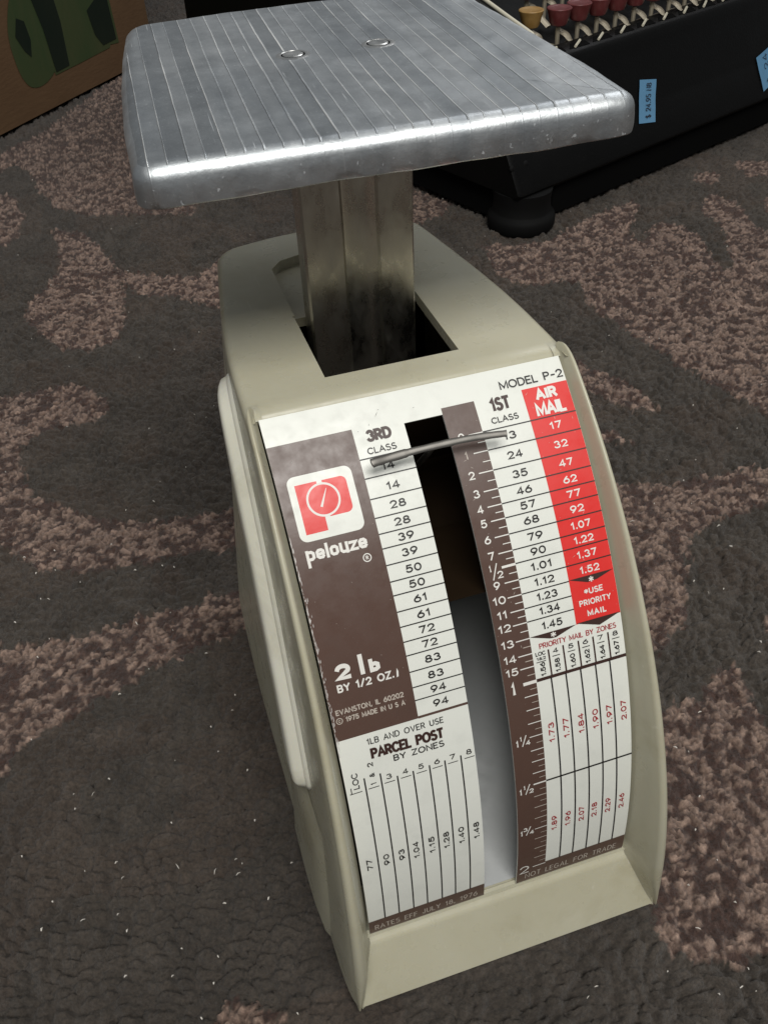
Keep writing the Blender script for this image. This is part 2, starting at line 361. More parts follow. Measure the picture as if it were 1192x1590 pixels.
    L=np.array([.300,.212,.170]); D=np.array([.068,.041,.034]); G=np.array([.068,.0570,.048])
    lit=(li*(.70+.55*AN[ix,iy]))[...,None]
    gap=.12+.88*np.clip((d2-d1-.02)*3.0,0,1)*np.clip((1.1-d1)*2.4,0,1); lit=lit*gap[...,None]; cp=D*(1-np.minimum(lit,1))*(.75+.5*RS[ix,iy])[...,None]+L*lit  # shade between tufts put into the yarn colour of the figures
    gv=(.80+.40*mid)*(.92+.16*RV[ix,iy])
    warm=(vnoise(X,Y,51,45)>.62)[...,None]*np.array([.006,.0015,.0])
    cd=G*gv[...,None]+warm
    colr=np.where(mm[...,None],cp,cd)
    ny,nx=X.shape; n=ny*nx
    me=bpy.data.meshes.new('carpet'); me.vertices.add(n)
    co_=np.stack([X,Y,Z],-1).reshape(-1).astype(np.float32); me.vertices.foreach_set('co',co_)
    I=(np.arange(ny-1)[:,None]*nx+np.arange(nx-1)[None,:]).reshape(-1)
    q=np.stack([I,I+1,I+nx+1,I+nx],-1).reshape(-1).astype(np.int32); nf=len(I)
    me.loops.add(nf*4); me.loops.foreach_set('vertex_index',q)
    me.polygons.add(nf); me.polygons.foreach_set('loop_start',np.arange(0,nf*4,4,dtype=np.int32))
    me.polygons.foreach_set('use_smooth',np.ones(nf,bool))
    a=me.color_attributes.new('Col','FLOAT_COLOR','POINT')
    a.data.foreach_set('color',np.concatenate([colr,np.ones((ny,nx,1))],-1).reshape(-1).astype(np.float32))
    me.update(calc_edges=True); me.validate()
    me.materials.append(M['carpet'])
    o=bpy.data.objects.new('carpet',me); COL.objects.link(o); o['kind']='structure'
    o['label']='dark grey brown carpet with mottled light brown figures'; o['category']='carpet'
build_carpet()
# ------------------------------------------------------------------ postal scale
YC,ZC,R0=.07407,.015136,.1470
def FP(x,s,dr=0.):
    th=s/147.0; r=R0+dr/1000
    return (x/1000, YC-r*math.cos(th), ZC+r*math.sin(th))
scale=thing('postal_scale','beige plastic postal scale with square aluminium weighing pan and curved brown and red rate card','postal scale',(0,0,0))
# side wall of the housing: half outline from front rail to middle of the back, bottom and top
TOPO=[(38.1,-13),(37.9,-4),(37.0,15),(34.8,35),(30.6,63),(29.2,68.8),(26.4,72.2),(21.5,73.7),(12.8,75.3),(0,76.3)]
BASO=[(42.6,-83.5),(44.1,-70),(44.5,-30),(44.5,25),(43.2,64),(42,72),(39,76.5),(33,79),(18,81),(0,82)]
FRX=([0,20,60,92,117,136],[42.6,42.0,40.6,39.5,38.8,38.1])
def rail_y(z):   # crest of the front rail, metres in and out
    t=min(max((.137-z)/.137,0),1); r=R0+.0023+.0092*t
    return YC-math.sqrt(r*r-(z-ZC)**2)
def face_y(z): return YC-math.sqrt(R0*R0-(z-ZC)**2)
def front_x(z): return float(np.interp(z*1000,*FRX))/1000
def outline(z):
    f=min(z/.135,1.0); P=[]
    yr=rail_y(z)
    for i,(a,b) in enumerate(zip(BASO,TOPO)):
        x=(a[0]*(1-f)+b[0]*f)/1000; y=(a[1]*(1-f)+b[1]*f)/1000
        if i==0: x=front_x(z); y=yr+.0012
        if i==1: y=yr+.012
        if i==2: y=max(y,yr+.028)
        if i==3: y=max(y,yr+.05)
        P.append((x,y))
    return crom(P,6)
def wall_x(y,z):
    o=outline(z); k=[p[1] for p in o]; xx=[p[0] for p in o]
    return float(np.interp(y,k,xx))
H=MB()
zs=[0,.0006,.003,.008]+[.0145+i*.004 for i in range(30)]
zs=[z for z in zs if z<.1335]+[.1335]
def fullrow(z,inset=0,zz=None):
    o=outline(z); L=[(-x,y) for x,y in o]; Rr=[(x,y) for x,y in reversed(o[:-1])]
    P=L+Rr
    if inset:
        c=(0,.03); P=[(x-inset*(1 if x>0 else -1)*min(1,abs(x)/.012), y-inset*max(-1,min(1,(y-.03)/.03)) if y>.03 else y) for x,y in P]
    return [(x,y,zz if zz is not None else z) for x,y in P]
rows=[fullrow(.0,.0009,0.0)]+[fullrow(z) for z in zs[1:]]+[fullrow(.1342,.0003),fullrow(.1348,.0009),fullrow(.1351,.0018)]
H.grid(rows,'plastic')
toprim=[p for p in rows[-1]]
# rails, both sides
def sx(P,s): return [(s*x,y,z) for x,y,z in P]
def lip_y(z): return -.0745+(-.0836+.0745)*(1-z/.0145)
def inner_x(z):
    return .0357 if z>.0145 else .0357+(.0408-.0357)*(1-z/.0145)
rz=[0,.0008,.003,.006,.010,.0145,.0165]+[.02+i*.004 for i in range(28)]+[.1315]+[.1335,.1345,.1354,.1360,.1364,.1366]
for s in(-1,1):
    R=[]
    for i,z in enumerate(rz):
        x=front_x(z); y=rail_y(z)
        yi=(face_y(z)+.0015) if z>.0145 else lip_y(z)+.0005
        w=x-inner_x(z)
        sec=[(x,y+.0012),(x-.05*w,y+.00055),(x-.14*w,y+.0001),(x-.24*w,y),(x-.36*w,y+.0002),(x-.46*w,y+.0009),(x-.62*w,y+.45*(yi-y)),(x-.9*w,y+.86*(yi-y)),(x-w,yi)]
        if i>=len(rz)-5:
            k=[.04,.14,.32,.58,.9][i-len(rz)+5]; cx=x-.45*w; cyy=y+.0022
            sec=[(cx+(a-cx)*(1-k),cyy+(b-cyy)*(1-k)) for a,b in sec]
        R.append([(s*a,b,z) for a,b in sec])
    H.grid(R,'plastic'); H.add(R[-1],[tuple(range(9))],'plastic')
# front lip panel with its bright upper ledge
lz=[0.0,.0006,.0014,.004,.008,.0120,.0136,.0143,.0146]
R=[]
for z in lz:
    y=lip_y(min(z,.0143)); 
    if z==0.0: y+=.0008
    if z>.0144: y+=.0005
    xi=inner_x(z)+.0008
    R.append([(-xi+2*xi*k/12,y,z) for k in range(13)])
xi=.0362; R.append([(-xi+2*xi*k/12,-.0719,.0164) for k in range(13)])
H.grid(R,'plastic')
H.add([(-.0362,-.0735,.0158),(.0362,-.0735,.0158),(.0362,-.060,.0158),(-.0362,-.060,.0158)],[(0,1,2,3)],'plastic')   # ledge the card stands on
# top plate with the well for the post
import bmesh
HOLE=(-.0178,.0146,-.0023,.0270); TZ=.1351
def holeloop(n=1):
    x0,x1,y0,y1=HOLE
    return [(x0,y0),(x1,y0),(x1,y1),(x1-.0008,.0562),(x1-.0030,.0590),(x1-.009,.0602),(-.0016,.0605),(x0+.0095,.0602),(x0+.0038,.0585),(x0+.0006,.0545),(x0+.0002,.0275),(x0-.0006,.0272),(x0,y1-.0008)]
def rimx(y): 
    o=sorted((p[1],p[0]) for p in toprim if p[0]>0.02 and p[1]<.03); return float(np.interp(y,[q[0] for q in o],[q[1] for q in o]))
outer=[(-rimx(-.0072),-.0072)]+[(p[0],p[1]) for p in toprim if p[1]>-.0070]+[(rimx(-.0072),-.0072)]
for s in(-1,1):
    R=[]
    for y,z in [(-.0120,.1340),(-.0112,.1346),(-.0102,.13495),(-.0088,.1351),(-.0072,.1351)]:
        R.append([(s*.0345,y,z),(s*rimx(y),y,z),(s*(rimx(y)+.0012),y,z-.0005)])
    H.grid(R,'plastic')
bm=bmesh.new()
def loop(pts,z):
    vs=[bm.verts.new((x,y,z)) for x,y in pts]; return [bm.edges.new((vs[i],vs[(i+1)%len(vs)])) for i in range(len(vs))]
e=loop(outer,TZ)+loop(holeloop(),TZ)
r_=bmesh.ops.triangle_fill(bm,use_beauty=True,use_dissolve=False,edges=e)
bm.verts.ensure_lookup_table(); bm.verts.index_update()
H.add([tuple(v.co) for v in bm.verts],[tuple(v.index for v in f.verts) for f in bm.faces],'plastic'); bm.free()
# front roll of the top plate
fr=[]
for y,z in [(-.0072,.1351),(-.0088,.13505),(-.0102,.13475),(-.0112,.1342),(-.0117,.1334),(-.0112,.1322)]:
    fr.append([(-.0362+.0724*k/10,y,z) for k in range(11)])
H.grid(fr,'plastic')
# rims of the well
hl=holeloop()
def rim(pts,z0,z1,close=True):
    r0=[(x,y,z0) for x,y in pts]; r1=[(x,y,z1) for x,y in pts]; H.grid([r0,r1],'plastic',closed=close)
x0,x1,y0,y1=HOLE
rim([(x0,y1-.0008),(x0,y0),(x1,y0),(x1,y1)],TZ,.1322,False)
rim([(x1,y1)]+hl[3:11],TZ,.1325,False); rim(hl[10:13],TZ,.1325,False)
H.add([(x,y,.1325) for x,y in [(x1,.0305)]+hl[3:10]+[(x0+.0002,.0305)]],[tuple(range(9))],'plastic')
rim([(x0,.0305),(x1,.0305)],.1325,.1300,False)
H.build('housing',scale,38)
# cream finger grip down each side
def grip(s):
    g=MB(); R=[]; n=46
    for i in range(n+1):
        t=i/n; th=rad(65.5)+(rad(15.5)-rad(65.5))*t
        e=min(t/.10,1,(1-t)/.05); e=math.sqrt(max(0,1-(1-e)**2)); e=max(e,.02)
        flare=6*max(0,(t-.62)/.38)**1.5
        row=[]
        for r,off in [(127.6,-.6),(127.2,.5),(126.5,.95),(126.0,1.05),(125.9,1.25),(124.9,2.9),(124.0,3.5),(122.8,3.7),(116,3.5),(107,1.7),(102,-.6)]:
            rr=115.5+(r+flare-115.5)*(.25+.75*e)
            y=YC-rr/1000*math.cos(th); z=ZC+rr/1000*math.sin(th)
            row.append((s*(wall_x(y,z)+off*e/1000),y,z))
        R.append(row)
    g.grid(R,'grip'); return g.build('side_grip',scale,50)
grip(-1); grip(1)
# lower boss under each grip, same plastic as the housing
for s in(-1,1):
    g=MB(); R=[]
    for i in range(13):
        z=.047*(1-i/12); row=[]
        for r,off in [(139,-.5),(136,.9),(128,1.5),(118,1.6),(104,1.2),(98,-.5)]:
            y=YC-math.sqrt(max((r/1000)**2-(z-ZC)**2,1e-6)); e=min(1,i/2+.05)
            row.append((s*(wall_x(y,z)+off*e/1000),y,z+.0004))
        R.append(row)
    g.grid(R,'plastic'); g.build('grip_boss',scale,50)
# ---- rate card: one sheet with its printing
C_=MB()
def patch(x0,x1,s0,s1,m,dr,nx=None):
    n=max(1,int((s1-s0)/2)+1); C_.grid([[FP(x0,s0+(s1-s0)*i/n,dr),FP(x1,s0+(s1-s0)*i/n,dr)] for i in range(n+1)],m)
def clip_(pts,lim,keep_above):
    out=[]
    for i in range(len(pts)):
        a,b=pts[i-1],pts[i]; ia=(a[1]>=lim) if keep_above else (a[1]<=lim); ib=(b[1]>=lim) if keep_above else (b[1]<=lim)
        if ia!=ib: t=(lim-a[1])/(b[1]-a[1]); out.append((a[0]+(b[0]-a[0])*t,lim))
        if ib: out.append(b)
    return out
def poly(pts,m,dr):
    s0=min(p[1] for p in pts); s1=max(p[1] for p in pts); n=max(1,int((s1-s0)/1.2))
    for i in range(n):
        q=pts
        if i>0: q=clip_(q,s0+(s1-s0)*i/n,True)
        if i<n-1: q=clip_(q,s0+(s1-s0)*(i+1)/n,False)
        if len(q)>2: C_.add([FP(x,s,dr) for x,s in q],[tuple(range(len(q)))],m)
XL,XC,XS,XB,XW,XM,XR=-35.4,-16.3,-4.5,4.6,12.45,24.1,35.4
TOPS=138.9
patch(XL,XS,1.1,131.2,'white',0); patch(XB,XR,1.1,131.2,'white',0); patch(XL,XR,131.2,TOPS,'white',0)
# edges of the sheet
def edge(x,s0,s1):
    n=40; C_.grid([[FP(x,s0+(s1-s0)*i/n,0),FP(x,s0+(s1-s0)*i/n,-.55)] for i in range(n+1)],'white')
edge(XL,1.1,TOPS); edge(XR,1.1,TOPS); edge(XS,1.1,131.2); edge(XB,1.1,131.2)
C_.grid([[FP(XS,131.2,0),FP(XB,131.2,0)],[FP(XS,131.2,-.55),FP(XB,131.2,-.55)]],'white')
C_.grid([[FP(XL,TOPS,0),FP(XR,TOPS,0)],[FP(XL,TOPS,-.55),FP(XR,TOPS,-.55)]],'white')
A=.05
patch(XL,XC,66,132.4,'brown',A); patch(XC,XS,65.9,66.5,'brown',A); patch(XL,XS,1.15,6.9,'brown',A)
patch(XB,XW,1.15,132.65,'brown',A); patch(XW,XR,1.15,7.55,'brown',A)
patch(XM,XR-.05,77.3,132.75,'red',A)
K=[125.3,121.0,116.4,112.2,108.65,105.4,101.7,98.0,94.9,91.2,87.75,84.3,81.1,77.25,73.55,70.4,66.6]
B=.09
def hline(x0,x1,s,w,m,dr=B): poly([(x0,s-w/2),(x1,s-w/2),(x1,s+w/2),(x0,s+w/2)],m,dr)
def vline(x,x2,s0,s1,w,m,dr=B):
    n=14; C_.grid([[FP(x+(x2-x)*i/n-w/2,s0+(s1-s0)*i/n,dr),FP(x+(x2-x)*i/n+w/2,s0+(s1-s0)*i/n,dr)] for i in range(n+1)],m)
for k in range(16): hline(XC,XS,K[k],.27,'black')
for k in range(13): hline(XW,XM,K[k],.27,'black')
for k in range(10): hline(XM,XR-.05,K[k],.30,'dbrown')
# --- stroke lettering
def arc(cx,cy,rx,ry,a0,a1,n=14): return [(cx+rx*math.cos(rad(a0+(a1-a0)*i/n)),cy+ry*math.sin(rad(a0+(a1-a0)*i/n))) for i in range(n+1)]
def ell(cx,cy,rx,ry): return arc(cx,cy,rx,ry,0,360,22)
GL={
'0':(.66,[ell(.33,.5,.33,.5)]),'1':(.34,[[(.02,.76),(.26,.99),(.26,0)]]),
'2':(.66,[arc(.33,.70,.31,.30,170,-35)+[(.02,0),(.66,0)]]),
'3':(.66,[arc(.32,.755,.27,.245,155,-90)+arc(.32,.265,.33,.265,80,-160)]),
'4':(.70,[[(.50,0),(.50,1),(0,.27),(.70,.27)]]),
'5':(.66,[[(.60,1),(.13,1),(.07,.55)]+arc(.31,.325,.33,.325,130,-155)]),
'6':(.66,[ell(.33,.32,.33,.32),[(.50,1),(.22,.74),(.03,.42)]]),
'7':(.62,[[(0,1),(.62,1),(.22,0)]]),
'8':(.66,[ell(.33,.76,.26,.24),ell(.33,.26,.33,.26)]),
'9':(.66,[ell(.33,.68,.33,.32),[(.16,0),(.44,.26),(.63,.58)]]),
'A':(.78,[[(0,0),(.39,1),(.78,0)],[(.14,.33),(.64,.33)]]),
'B':(.62,[[(0,0),(0,1),(.34,1)]+arc(.34,.76,.24,.24,90,-90)+[(.06,.52)],[(.36,.52)]+arc(.36,.26,.26,.26,90,-90)+[(.06,0)]]),
'C':(.78,[arc(.42,.5,.42,.5,42,318,20)]),'D':(.72,[[(.06,0),(.3,0)]+arc(.3,.5,.42,.5,-90,90,16)+[(0,1),(0,0)]]),
'E':(.56,[[(.56,1),(0,1),(0,0),(.56,0)],[(.05,.52),(.48,.52)]]),'F':(.54,[[(.54,1),(0,1),(0,0)],[(.05,.52),(.46,.52)]]),
'G':(.82,[arc(.42,.5,.42,.5,45,330,20)+[(.80,.46),(.48,.46)]]),
'I':(.10,[[(.05,0),(.05,1)]]),'J':(.5,[[(.45,1),(.45,.25)]+arc(.24,.24,.21,.24,0,-180)]),
'L':(.5,[[(0,1),(0,0),(.5,0)]]),'M':(.86,[[(0,0),(0,1),(.43,.15),(.86,1),(.86,0)]]),
'N':(.72,[[(0,0),(0,1),(.72,0),(.72,1)]]),'O':(.88,[ell(.44,.5,.44,.5)]),
'P':(.60,[[(0,0),(0,1),(.33,1)]+arc(.33,.74,.26,.26,90,-90)+[(.06,.48)]]),
'R':(.64,[[(0,0),(0,1),(.33,1)]+arc(.33,.74,.26,.26,90,-90)+[(.06,.48)],[(.32,.46),(.62,0)]]),
'S':(.62,[arc(.31,.75,.27,.25,40,230,12)+arc(.31,.25,.31,.27,70,-150,14)]),
'T':(.64,[[(0,1),(.64,1)],[(.32,.95),(.32,0)]]),'U':(.68,[[(0,1),(0,.33)]+arc(.34,.33,.34,.33,180,360)+[(.68,1)]]),
'V':(.76,[[(0,1),(.38,0),(.76,1)]]),'Y':(.72,[[(0,1),(.36,.48),(.36,0)],[(.72,1),(.39,.52)]]),'Z':(.66,[[(0,1),(.66,1),(0,0),(.66,0)]]),
'.':(.10,[[(.05,-.02),(.05,.10)]]),',':(.12,[[(.09,.10),(.0,-.16)]]),'-':(.46,[[(.03,.46),(.43,.46)]]),'/':(.5,[[(0,-.05),(.5,1.05)]]),
'&':(.7,[[(.70,0),(.16,.68)]+arc(.33,.78,.18,.2,190,-40)+[(.10,.36)]+arc(.28,.2,.24,.2,140,320)+[(.66,.42)]]),
'*':(.6,[[(.3,.2),(.3,.9)],[(.02,.37),(.58,.73)],[(.02,.73),(.58,.37)]]),'|':(.1,[[(.05,-.1),(.05,1)]]),' ':(.42,[]),'$':(.62,[arc(.31,.72,.27,.22,40,230,12)+arc(.31,.28,.31,.24,70,-150,14),[(.31,-.1),(.31,1.1)]]),
# heavy squared lower case, x-height 1
'p':(1.0,[[(.16,1.0),(.16,-.62)],[(.32,.86),(.62,.86),(.84,.70),(.84,.28),(.62,.13),(.32,.13)]]),
'e':(1.0,[[(.84,.28),(.70,.13),(.34,.13),(.16,.28),(.16,.72),(.34,.87),(.66,.87),(.84,.72),(.84,.52),(.33,.48)]]),
'l':(.34,[[(.17,0),(.17,1.36)]]),
'o':(1.0,[[(.5,.13),(.34,.13),(.16,.28),(.16,.72),(.34,.87),(.66,.87),(.84,.72),(.84,.28),(.66,.13),(.5,.13)]]),
'u':(1.0,[[(.16,1.0),(.16,.28),(.34,.13),(.67,.13)],[(.84,1.0),(.84,0)]]),
'z':(.92,[[(.04,.87),(.80,.87),(.12,.13),(.90,.13)]]),
'b':(1.0,[[(.16,1.42),(.16,0)],[(.32,.87),(.62,.87),(.84,.72),(.84,.28),(.62,.13),(.32,.13)]]),
'k':(.36,[[(.18,0),(.18,1.42)]]),
}
def ribbon(pts,hw):
    P=[np.array(p,float) for p in pts]; Q=[P[0]]
    for p in P[1:]:
        if np.hypot(*(p-Q[-1]))>1e-4: Q.append(p)
    P=Q; closed=len(P)>3 and np.hypot(*(P[0]-P[-1]))<1e-3
    if closed: P=P[:-1]
    n=len(P); L=[];Rr=[]
    if n<2: return [],[]
    for i in range(n):
        a=P[i-1] if (i>0 or closed) else None; b=P[(i+1)%n] if (i<n-1 or closed) else None
        d1=(P[i]-a)/np.hypot(*(P[i]-a)) if a is not None else None; d2=(b-P[i])/np.hypot(*(b-P[i])) if b is not None else None
        if d1 is None: d1=d2
        if d2 is None: d2=d1
        n1=np.array([-d1[1],d1[0]]); n2=np.array([-d2[1],d2[0]]); mtr=n1+n2; ln=np.hypot(*mtr)
        mtr=n1 if ln<.2 else mtr/ln; k=hw/max(.5,abs(mtr@n1)); p=P[i].copy()
        if not closed and i==0: p=p-d2*hw*.55
        if not closed and i==n-1: p=p+d1*hw*.55
        L.append(p+mtr*k); Rr.append(p-mtr*k)
    if closed: L.append(L[0]); Rr.append(Rr[0])
    return L,Rr
def layout(txt,gap):
    x=0; out=[]
    for i,ch in enumerate(txt):
        w,st=GL[ch]; out.append((x,st)); x+=w+gap
    return out,x-gap
def strokes(txt,x0,x1,s0,s1,wt,gap=.26,rot=False):
    """strokes in card millimetres; rot: text reads upwards, x0..x1 is then its span along s and s0 (baseline) .. s1 (cap) along x"""
    lay,tw=layout(txt,gap); h=s1-s0; in_=wt/2
    out=[]
    W_=(x1-x0)-2*in_; Hh=abs(h)-2*in_; sg=1 if h>0 else -1
    for ox,st in lay:
        for q in st:
            pts=[]
            for gx,gy in q:
                u=x0+in_+(ox+gx)/tw*W_; v=s0+sg*(in_+gy*Hh)
                pts.append((v,u) if rot else (u,v))
            out.append(pts)
    return out
LV=[0]
def text(txt,x0,x1,s0,s1,wt,m,gap=.26,rot=False,dr=.14):
    for pts in strokes(txt,x0,x1,s0,s1,wt,gap,rot):
        L,Rr=ribbon(pts,wt/2)
        if not L: continue
        LV[0]=(LV[0]+1)%4; d=dr+.006*LV[0]
        C_.grid([[FP(a[0],a[1],d),FP(b[0],b[1],d)] for a,b in zip(L,Rr)],m)
def ctext(txt,xc,sc,w,h,wt,m,**k): text(txt,xc-w/2,xc+w/2,sc-h/2,sc+h/2,wt,m,**k)
def vtext(txt,xc,sc,w,h,wt,m,**k): # reads upwards: length w along s, cap height h toward -x
    text(txt,sc-w/2,sc+w/2,xc+h/2,xc-h/2,wt,m,rot=True,**k)
# headings
text('3RD',-13.6,-7.8,128.75,131.5,.68,'dbrown',gap=.30); text('CLASS',-14.2,-7.5,126.05,127.55,.24,'black',gap=.22)
text('MODEL P-2',19.3,35.0,133.75,135.75,.33,'black',gap=.24)
text('1ST',15.8,20.7,129.2,132.4,.68,'dbrown',gap=.28); text('CLASS',15.1,21.7,126.5,127.95,.24,'black',gap=.22)
text('AIR',26.9,32.3,129.5,132.2,.68,'wink',gap=.28); text('MAIL',26.0,33.5,125.75,128.95,.72,'wink',gap=.24)
def rowc(k): return (K[k]+K[k+1])/2
for k,tx in enumerate('14 14 28 28 39 39 50 50 61 61 72 72 83 83 94 94'.split()):
    ctext(tx,-10.55,rowc(k)-(.25 if k<2 else 0),3.05 if '1' in tx else 3.65,1.78,.33,'black',gap=.30)
for k,tx in enumerate('13 24 35 46 57 68 79 90 1.01 1.12 1.23 1.34 1.45'.split()):
    w=3.7 if len(tx)==2 else (5.1 if tx!='1.12' else 4.9)
    if tx=='13': w=3.1
    ctext(tx,18.35,rowc(k)+.05,w,1.8,.33,'black',gap=.28)
for k,tx in enumerate('17 32 47 62 77 92 1.07 1.22 1.37 1.52'.split()):
    w=3.4 if len(tx)==2 else 4.9
    if tx=='17': w=2.9
    ctext(tx,29.6,rowc(k)-.05,w,1.72,.31,'wink',gap=.30)
# dark wedges and notes
poly([(XM,87.95),(XR-.05,87.95),(31.0,86.6),(28.6,86.4)],'dbrown',.10)
poly([(XM,77.55),(XR-.05,77.55),(29.8,75.75)],'dbrown',.10)
poly([(XW,77.4),(XM,77.4),(18.8,75.75),(17.3,75.85)],'dbrown',.10)
ctext('*',29.5,86.9,1.3,1.9,.27,'wink'); ctext('*',18.2,76.55,1.4,1.8,.27,'wink')
text('*USE',27.2,32.0,83.65,85.1,.28,'wink',gap=.3); text('PRIORITY',25.6,33.6,81.15,82.6,.28,'wink',gap=.32); text('MAIL',27.2,32.0,78.5,79.95,.32,'wink',gap=.4)
text('PRIORITY MAIL BY ZONES',14.35,33.8,74.0,75.35,.20,'dred',gap=.24)
# scale strip
for k in range(17):
    if k in (8,16): continue
    hline(9.0,XW,K[k],.25,'wink',.11)
hline(9.1,XW,K[8]-.05,.55,'wink',.11); hline(9.2,XW+.1,K[16],.80,'wink',.12)
for k in range(16):
    hline(10.5 if k>1 else 10.6,XW,(K[k]+K[k+1])/2,.19,'wink' if k<13 else 'wink2',.11)
KB=[66.6,63.28,59.75,56.15,52.5,48.58,45.33,41.85,38.45,34.45,30.75,26.85,23.0,19.1,15.15,11.15,7.15]
for i in range(1,17):
    hline(9.1 if i!=16 else 8.9,XW-.02*i/16,KB[i],.40 if i==8 else (.32 if i==16 else .21),'wink' if (i<9 or i in(12,16)) else 'wink2',.11)
for i in range(16): hline(10.7,XW-.1,(KB[i]+KB[i+1])/2,.14,'wink2',.11)
for k,tx in enumerate('0 1 2 3 4 5 6 7 _ 9 10 11 12 13 14 15'.split()):
    if tx=='_': continue
    xc,sc=(7.25,K[k]-.15) if k<9 else (7.1,K[k]-.1)
    w=1.5 if len(tx)==1 else (3.1 if tx not in('11',) else 2.4)
    if tx=='1': w=.7
    if len(tx)==2: xc=6.95
    ctext(tx,xc,sc,w,1.85,.31,'wink' if tx!='1' else 'wink2',gap=.28)
def frac(xc,sc,n,dn,k=1.0,whole=None,m='wink'):
    ctext(n,xc-.95*k,sc+.75*k,.45 if n=='1' else 1.25*k,1.45*k,.27,m); ctext('/',xc-.05,sc-.05,1.5*k,3.1*k,.25,m); ctext(dn,xc+.95*k,sc-.85*k,1.3*k,1.5*k,.28,m)
    if whole: ctext(whole,xc-2.05*k,sc-.45*k,.62,1.9,.34,m)
frac(7.4,94.35,'1','2',1.1); ctext('1',6.7,66.2,.95,3.3,.66,'wink')
frac(7.75,52.1,'1','4',.9,'1'); frac(7.6,37.6,'1','2',.92,'1'); frac(7.4,23.2,'3','4',.92,'1','wink'); ctext('2',6.55,7.0,2.7,3.3,.38,'wink')
# priority table
hline(XW,XR,K[16],.80,'dbrown',.095); hline(XW,XR,38.43,.48,'black',.095)
PX=[16.41,20.1,23.95,27.67,31.5]; PB=[16.16,19.87,23.6,27.43,31.1]
for a,b in zip(PX,PB): vline(a,a,66.5,73.4,.38,'dbrown',.105); vline(a+.08,b,7.4,66.5,.36,'black',.105)
for x,tx in zip([18.12,21.96,25.67,29.45,33.3],'45678'): ctext(tx,x,72.72,1.35,1.2,.22,'black'); hline(x-.95,x+.95,71.45,.2,'black',.115)
vtext('LOC',13.45,72.4,.01+2.6,.9,.16,'black') if False else None
ctext('LOC',14.4,72.95,2.5,1.0,.18,'black',gap=.2); ctext('1&2',14.4,71.75,2.3,.75,.15,'black',gap=.2); hline(13.1,15.5,70.95,.18,'black',.115)
for x,tx in zip([14.5,18.2,22.05,25.75,29.6,33.3],'1.56 1.58 1.60 1.62 1.64 1.67'.split()): vtext(tx,x,69.05,3.5,1.25,.25,'black',gap=.22)
for x,tx in zip([14.75,18.5,22.4,26.15,29.8,33.6],'1.73 1.77 1.84 1.90 1.97 2.07'.split()): vtext(tx,x,52.1,5.5,1.45,.27,'dred',gap=.26)
for x,tx in zip([14.4,18.1,21.85,25.4,29.2,33.0],'1.89 1.96 2.07 2.18 2.29 2.46'.split()): vtext(tx,x,23.0,5.3,1.45,.27,'dred',gap=.26)
text('NOT LEGAL FOR TRADE',6.9,33.2,2.6,4.9,.24,'wink2',gap=.34)
# left lower panel
text('1LB AND OVER USE',-28.8,-10.7,63.2,64.75,.22,'black',gap=.30); text('PARCEL POST',-28.4,-11.1,59.4,62.2,.64,'dbrown',gap=.26); text('BY ZONES',-23.5,-11.4,57.25,58.9,.28,'black',gap=.28)
for (a,sa),(b,sb) in [((-30.89,55.2),(-31.13,6.9)),((-27.12,55.2),(-27.38,6.9)),((-23.35,53.2),(-23.54,6.9)),((-19.58,53.2),(-19.86,6.9)),((-15.64,53.4),(-15.94,6.9)),((-11.89,53.4),(-12.35,6.9)),((-7.99,53.45),(-8.37,6.9))]: vline(a,b,sb,sa,.34,'black') if False else vline(b,a,sb,sa,.34,'black')
for x,tx in zip([-25.25,-21.35,-17.6,-13.75,-10.0,-5.95],'345678'): ctext(tx,x,53.8,1.35,1.4,.24,'black'); hline(x-1.25,x+1.2,52.25,.2,'black',.115)
vtext('LOC',-32.95,55.1,4.3,1.45,.24,'black',gap=.22); hline(-34.7,-31.8,51.98,.2,'black',.115); hline(-30.3,-27.8,52.05,.2,'black',.115)
vtext('1',-29.0,53.1,.5,1.4,.24,'black'); vtext('&',-29.0,55.4,1.1,1.2,.22,'black'); vtext('2',-29.0,58.2,1.15,1.35,.25,'black')
vline(-34.25,-34.25,51.98,53.6,.2,'black',.118)
for x,tx in zip([-33.1,-28.95,-25.15,-21.5,-17.55,-13.85,-10.0,-6.15],'77 90 93 1.04 1.15 1.28 1.40 1.48'.split()): vtext(tx,x,29.6,3.7 if len(tx)==2 else 5.6,1.45,.29,'black',gap=.26)
text('RATES EFF JULY 18, 1976',-34.0,-6.4,2.5,4.75,.24,'wink2',gap=.34)
# maker's panel
def rrect(x0,x1,s0,s1,r,corners='abcd',n=7):
    out=[]
    for c,(cx,cy,a0) in zip('abcd',[(x1,s1,0),(x0,s1,90),(x0,s0,180),(x1,s0,270)]):
        if c in corners:
            ox=cx-r if cx==x1 else cx+r; oy=cy-r if cy==s1 else cy+r
            out+= [(ox+r*math.cos(rad(a0+90*i/n)),oy+r*math.sin(rad(a0+90*i/n))) for i in range(n+1)]
        else: out.append((cx,cy))
    return out
poly(rrect(-33.1,-18.75,110.7,125.0,1.7),'white',.08)
poly([(-31.6,112.2),(-26.75,112.2),(-26.75,123.05),(-31.6,123.05)],'red',.10)
poly(rrect(-25.6,-20.35,115.0,123.0,1.3,'ad'),'red',.10)
CX,CS=-26.17,118.85
def disc(r,m,dr): poly([(CX+r*math.cos(a),CS+r*math.sin(a)) for a in [2*math.pi*i/40 for i in range(40)]],m,dr)
disc(3.72,'wink',.12); disc(3.25,'red',.14)
poly([(-24.95,121.15),(-25.12,121.1),(-27.2,117.5),(-26.72,117.25)],'wink',.16)
text('pelouze',-33.1,-18.9,106.35,109.1,.64,'wink',gap=.12)
